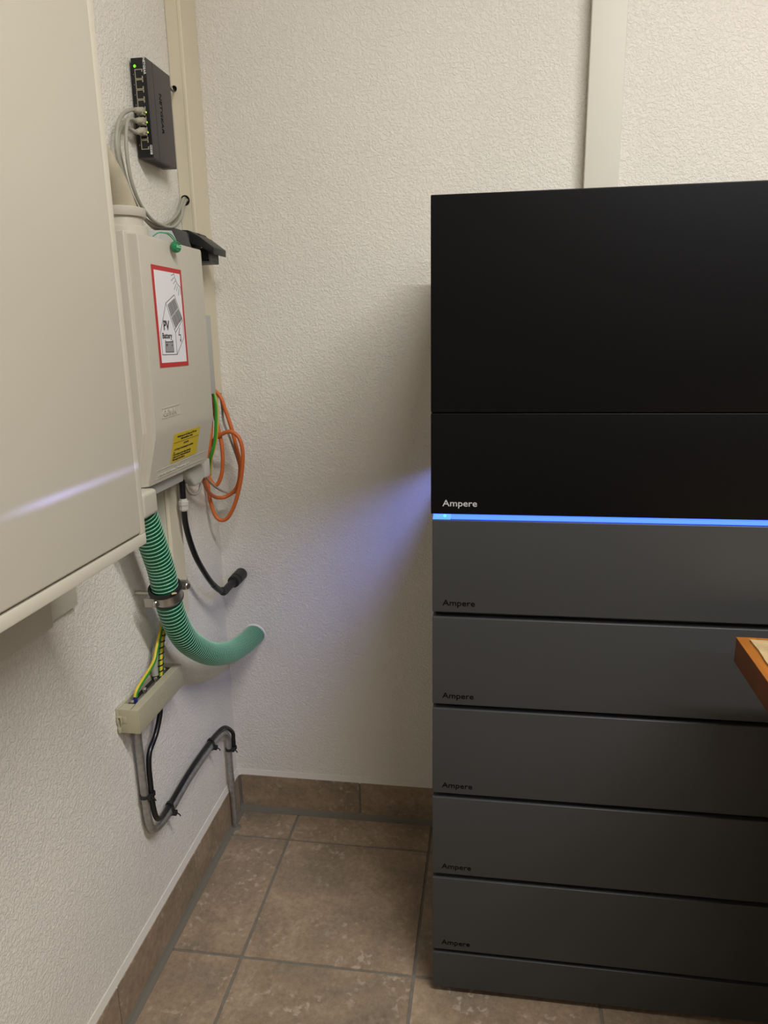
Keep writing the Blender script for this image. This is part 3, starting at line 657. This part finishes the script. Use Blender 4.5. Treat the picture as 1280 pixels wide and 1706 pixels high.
# ================================================================= GREEN HOSE AND CLAMP
HP = [(.062, -.4850, .905), (.062, -.4700, .8822), (.062, -.4520, .8420), (.062, -.4390, .8080), (.062, -.4234, .7736), (.062, -.4111, .7207), (.062, -.3950, .6720), (.062, -.3602, .6181), (.063, -.3209, .5825), (.066, -.2700, .5450), (.068, -.2183, .5190), (.068, -.1652, .4985), (.068, -.1252, .4870), (.068, -.0600, .4740), (.068, .012, .4670)]
u = thing('spiral_hose', (.062, -.25, .46), 'green ribbed hose curving from the cabinet down into the back wall', 'hose')
HR = .0226
Cc = spline(HP, .003)
for _ in range(60): Cc = [Cc[0]] + [(Cc[i-1]+2*Cc[i]+Cc[i+1])/4 for i in range(1, len(Cc)-1)] + [Cc[-1]]
Fr = frames(Cc)
build('hose_wall', tube(Cc, HR, 32, raw=True), M['hose'], u, True)
acc = [0]
for a, b in zip(Cc, Cc[1:]): acc.append(acc[-1]+(b-a).length)
pitch_, hel, seg, idx = .0072, [], 24, 0
tot = acc[-1]; nn = int(tot/pitch_*seg)
for k in range(nn+1):
    s = tot*k/nn
    while idx < len(acc)-2 and acc[idx+1] < s: idx += 1
    w = (s-acc[idx])/(acc[idx+1]-acc[idx]); c = Cc[idx].lerp(Cc[idx+1], w)
    t_, u_, v_ = Fr[idx]; t2, u2, v2 = Fr[min(idx+1, len(Fr)-1)]; uu = u_.lerp(u2, w); vv = v_.lerp(v2, w); an = 2*math.pi*s/pitch_
    hel.append(c + (HR-.0006)*(math.cos(an)*uu+math.sin(an)*vv))
build('spiral_rib', tube(hel, .0013, 8, raw=True), M['rib'], u, True)
build('cut_rib_end', tube([(.0860, -.4395, .7330), (.0870, -.4330, .7315), (.0865, -.4270, .7292)], .0016, 8, .002), M['ribend'], u, True)
build('wall_collar', ringtube([(-.001, .0232), (-.0035, .0236), (-.0040, .0262), (-.001, .0285)], (.068, 0, .4673), (0, 1, .1), 40), M['smooth'], wb, True)
CCn = Vector((.062, -.4118, .7225)); CA = (Vector((0, .40, -1))).normalized()
u = thing('hose_clamp', CCn - Vector((0, 0, .02)), 'steel clamp with black rubber lining holding the green hose to the wall', 'clamp')
build('rubber_lining', ringtube([(-.0160, .0236), (-.0160, .0278), (-.0100, .0284), (-.0085, .0252), (.0085, .0252), (.0100, .0272), (.0120, .0268), (.0120, .0236)], CCn, CA, 40), M['rubber'], u, True)
build('metal_band', ringtube([(-.0085, .0251), (-.0085, .0264), (.0085, .0264), (.0085, .0251)], CCn, CA, 40), M['steel'], u, True)
sd = Vector((-.62, -.73, -.29)).normalized()
for sg, nm in ((1, 'near'), (-1, 'far')):
    e = CCn + sd*sg*.0300
    bm = B(e+Vector((-.010, -.0045, -.008)), e+Vector((.009, .0045, .008)), .001)
    ear = build('band_ear', bm, M['steel'], u, True)
    build('screw', lathe([(-.018, .0022), (.008, .0022), (.008, .0062), (.0120, .0062), (.0132, .0050)], e+Vector((.002, 0, 0)), (.9, -.35, -.05), 12), M['screw'], ear, True)
build('threaded_rod', tube([(-.01, -.4060, .7200), (.0350, -.4060, .7200)], .0035, 12, .004), M['screw'], u, True)
build('wall_plug', lathe([(0, .0055), (.002, .0050)], (0, -.4060, .7200), (1, 0, 0), 14), M['plug'], u, True)

# ================================================================= EARTHING RAIL
RY0, RY1, RZ0, RZ1, RXF = -.5085, -.3340, .5085, .5520, .0400
u = thing('earthing_rail', (.02, -.42, RZ0), 'khaki grey earthing rail cover on the left wall with wires entering its open top', 'earthing rail')
build('base', B((.0005, RY0-.001, RZ0-.002), (.0055, RY1+.001, RZ1+.001), .0015), M['rail'], u, True)
bm = bmesh.new()   # cover: hollow box with an open slot on top
box(bm, (RXF-.003, RY0, RZ0), (RXF, RY1, RZ1), .0012); box(bm, (.0055, RY0, RZ0), (RXF-.002, RY0+.003, RZ1), .0012)
box(bm, (.0055, RY1-.003, RZ0), (RXF-.002, RY1, RZ1), .0012); box(bm, (.0055, RY0+.002, RZ0), (RXF-.002, RY1-.002, RZ0+.0025))
box(bm, (.0255, RY0+.0018, RZ1-.003), (RXF-.0015, RY1-.0018, RZ1-.0001)); box(bm, (.0060, RY0+.0018, RZ1-.003), (.0265, RY0+.020, RZ1-.0001)); box(bm, (.0060, RY1-.012, RZ1-.003), (.0265, RY1-.0018, RZ1-.0001))
cv = build('cover', bm, M['rail'], u, True)
bm = bmesh.new()
for a, b in (((-.4340, .5372), (-.4010, .5372)), ((-.4010, .5372), (-.4010, .5225)), ((-.4010, .5225), (-.4340, .5225)), ((-.4340, .5225), (-.4340, .5372)), ((-.4250, .5345), (-.4170, .5255)), ((-.4170, .5255), (-.4170, .5345)), ((-.4110, .5345), (-.4110, .5255)), ((-.4340, .5180), (-.4010, .5180))):
    stroke(bm, [(RXF-.0001, *a), (RXF-.0001, *b)], .0008, (1, 0, 0), .0005)
build('embossed_mark', bm, M['rail'], cv)
bm = bmesh.new()
box(bm, (.0015, RY0-.0030, .5260), (.0045, RY0+.0005, .5400), .0006); box(bm, (.0045, RY0-.0030, .5370), (.0095, RY0+.0005, .5400), .0006); box(bm, (.0080, RY0-.0026, .5260), (.0105, RY0+.0005, .5400), .0006)
box(bm, (.0105, RY0-.0010, .5275), (.0185, RY0+.0005, .5385), .0005)
build('snap_latch', bm, M['rail'], u, True)
build('snap_latch', B((.0025, RY0-.0032, .5100), (.0075, RY0+.0005, .5185), .001), M['rail'], u, True)
build('busbar', B((.0110, RY0+.012, .5370), (.0185, RY1-.010, .5430)), M['steel'], u)
for y in (-.4790, -.4340, -.3900, -.3560):
    build('screw', lathe([(0, .0040), (.009, .0040), (.010, .0034)], (.0150, y, .5425), (0, 0, 1), 14), M['screw'], u, True)
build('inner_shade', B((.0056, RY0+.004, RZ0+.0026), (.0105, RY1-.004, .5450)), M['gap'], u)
u = thing('earth_wire', (.02, -.47, .545), 'curved green and yellow wire entering the near end of the khaki rail', 'cable')
build('insulation', tube([(.020, -.3560, .6420), (.025, -.3777, .6309), (.025, -.3942, .6104), (.025, -.4077, .5933), (.025, -.4296, .5845), (.024, -.4541, .5771), (.022, -.4720, .5690), (.0205, -.4765, .5590)], .0036, 12, slots=lambda i, j: 1 if j in (11, 0, 1) else 0), [M['green'], M['yellow']], u, True)
build('ferrule', tube([(.0205, -.4765, .5600), (.0200, -.4765, .5450)], .0032, 12, .004), mat('blue_ferrule', (25, 35, 110), .5), u, True)
u = thing('banded_wire', (.02, -.375, .545), 'thicker green yellow wire with black spiral bands entering the khaki rail', 'cable')
bw = [(.020, -.3350, .6520), (.022, -.3565, .6266), (.022, -.3685, .6069), (.022, -.3759, .5863), (.021, -.3790, .5644), (.020, -.3810, .5420)]
build('insulation', tube(bw, .0043, 12, slots=lambda i, j: 1 if j in (10, 11) else 0), [M['green'], M['yellow']], u, True)
Cb = spline(bw, .002); Fb = frames(Cb); hb = []
for i in range(len(Cb)):
    a = i*.002/.0105*2*math.pi; hb.append(Cb[i]+.0043*(math.cos(a)*Fb[i][1]+math.sin(a)*Fb[i][2]))
build('black_band', tube(spline(hb, .0008), .0013, 6, raw=True), M['blackcable'], u, True)
tag(build('cable_sleeve', tube([(.013, -.372, .605), (.013, -.386, .575), (.014, -.389, .5545)], .0060, 12), M['greycable'], None, True), 'short grey cable stub behind the banded wire above the khaki rail', 'cable')

# galvanised pipe, black wire on it, zip ties
PX = .0145
pp = [(.0200, -.4700, .5085), (PX, -.4721, .4869), (PX, -.4721, .4442), (PX, -.4719, .3909), (PX, -.4706, .3531), (PX, -.4680, .3120), (PX, -.4580, .2850), (PX, -.4364, .2730), (PX, -.3957, .2685), (PX, -.3504, .2725), (PX, -.3023, .2777), (PX, -.239, .2783), (PX, -.1707, .2763), (PX, -.1276, .2725), (PX, -.0979, .2640), (PX, -.0790, .2430), (PX, -.0765, .2173), (PX+.001, -.0800, .1576), (PX+.003, -.0812, .0923), (PX+.003, -.0812, .0)]
u = thing('metal_conduit', (PX, -.27, 0), 'bent galvanised metal pipe running from the khaki rail down to the floor corner', 'pipe')
build('pipe', tube(pp, .0068, 16, .006), M['pipe'], u, True)
build('floor_sealant', lathe([(-.001, .0135), (.002, .0110), (.004, .0078)], (PX+.004, -.0812, 0), (0, 0, 1), 18), M['sealant'], u, True)
bc = [(.024, -.4041, .5100), (.024, -.4041, .4886), (.022, -.4228, .4578), (.0215, -.4509, .4384), (.0225, -.4610, .4159), (.0228, -.4625, .3782), (.0228, -.4625, .3416), (.0225, -.4550, .3080), (.0190, -.4320, .2895), (.0150, -.392, .2835), (.0140, -.3469, .2862), (.0140, -.2989, .2905), (.0140, -.2482, .2918), (.0140, -.1946, .2905), (.0145, -.1402, .2868), (.0180, -.1000, .2790), (.0230, -.0700, .2500), (.0236, -.0680, .2314), (.0238, -.0690, .2100), (.0238, -.0692, .2020)]
tag(build('black_wire', tube(bc, .0048, 12, .005), M['blackcable'], None, True), 'black wire strapped along the bent metal pipe', 'cable')
def zip_tie(pc, wc, ax, label, rp=.0068, rw=.0048):
    # strap = hull around the pipe and the wire at this place
    pc, wc = Vector(pc), Vector(wc); c = (pc+wc)/2
    t = thing('zip_tie', c, label, 'zip tie', 'zip ties on the metal pipe')
    a = Vector(ax).normalized(); s1 = Vector((1, 0, 0)); s1 = (s1-a*s1.dot(a)).normalized(); s2 = a.cross(s1)
    n = 36; bm = bmesh.new(); rings = []
    for k in range(n):
        d = s1*math.cos(2*math.pi*k/n) + s2*math.sin(2*math.pi*k/n)
        p, rr = max(((pc, rp), (wc, rw)), key=lambda q: q[0].dot(d)+q[1])
        i, o = p+d*(rr+.0001), p+d*(rr+.0021)
        rings.append([bm.verts.new(i-a*.0030), bm.verts.new(o-a*.0030), bm.verts.new(o+a*.0030), bm.verts.new(i+a*.0030)])
    for k in range(n):
        for j in range(4): bm.faces.new((rings[k][j], rings[k][(j+1) % 4], rings[(k+1) % n][(j+1) % 4], rings[(k+1) % n][j]))
    build('strap', bm, M['rubber'], t)
    h = pc + (s1*.9 + (pc-wc).normalized()*.2).normalized()*(rp+.0030)
    build('locking_head', B(h-Vector((.0026, .0042, .0042)), h+Vector((.0044, .0042, .0042)), .0008), M['rubber'], t)
    e = h + Vector((.0034, 0, 0)); build('tail', tube([e, e+Vector((.004, .003, -.005)), e+Vector((.005, .005, -.010))], .0012, 6, .002), M['rubber'], t)
    return t
zip_tie((PX, -.4708, .3620), (.0228, -.4625, .3620), (0, .02, 1), 'black zip tie on the upright part of the bent pipe below the khaki rail')
zip_tie((PX, -.3870, .2691), (.0148, -.3870, .2836), (0, 1, 0), 'black zip tie just after the lower bend of the metal pipe')
zip_tie((PX, -.1750, .2768), (.0140, -.1750, .2896), (0, 1, 0), 'black zip tie on the sloping pipe just before the upper bend')
zip_tie((PX+.0004, -.0770, .2090), (.0238, -.0690, .2090), (0, 0, 1), 'black zip tie on the pipe after the upper bend, nearest the corner')

# ================================================================= TABLE CORNER
TZ = .740
u = thing('wooden_table', (1.4, -.9, 0), 'orange brown wooden table whose corner juts in at the right', 'table')
tk = math.radians(1.2)
def tabpt(a, b):  # local along back edge (a) and towards the room (b)
    o = Vector((.9454, -.5383, 0)); return o + Vector((math.cos(tk*0), -.003, 0))*a + Vector((-.030, -1, 0)).normalized()*b
def tpoly(a0, a1, b0, b1, z): return [(*tabpt(a, b).xy, z) for a, b in ((a0, b0), (a1, b0), (a1, b1), (a0, b1))]
build('tabletop', prism(tpoly(.0, .80, 0, .62, TZ-.0018), (0, 0, 0), (0, 0, .0018), .0005), M['wood'], u, True)
build('edge_apron', prism(tpoly(.0004, .7996, .0004, .6196, TZ-.036), (0, 0, 0), (0, 0, .0342), .0008), M['woodedge'], u, True)
for a in (.165, .76):
    for b in (.04, .58):
        p = tabpt(a, b); build('leg', B((p.x-.022, p.y-.022, 0), (p.x+.022, p.y+.022, TZ-.036), .002), M['woodedge'], u, True)
# sheet of crumpled kraft paper
bm = bmesh.new(); NA, NB = 16, 14; V = {}
for i in range(NA+1):
    for j in range(NB+1):
        a = .0145 + i*.024; b = .014 + j*.034
        if i == 0: a += .0015*random.uniform(-1, 1)
        if j == 0: b += .0012*random.uniform(-1, 1)
        p = tabpt(a, b); h = .0028 + (.0010*random.random() if i*j else 0) + .0018*max(0, math.sin(i*1.3+j*.7))*(1 if i and j else 0)
        V[i, j] = (bm.verts.new((p.x, p.y, TZ+h)), bm.verts.new((p.x, p.y, TZ+.0004)))
for i in range(NA):
    for j in range(NB):
        for k in (0, 1): bm.faces.new((V[i, j][k], V[i+1, j][k], V[i+1, j+1][k], V[i, j+1][k]))
for i in range(NA):
    for j in (0, NB): bm.faces.new((V[i, j][0], V[i+1, j][0], V[i+1, j][1], V[i, j][1]))
for j in range(NB):
    for i in (0, NA): bm.faces.new((V[i, j][0], V[i, j+1][0], V[i, j+1][1], V[i, j][1]))
tag(build('paper_sheet', bm, M['kraft']), 'crumpled pale brown paper lying on the wooden table', 'paper')
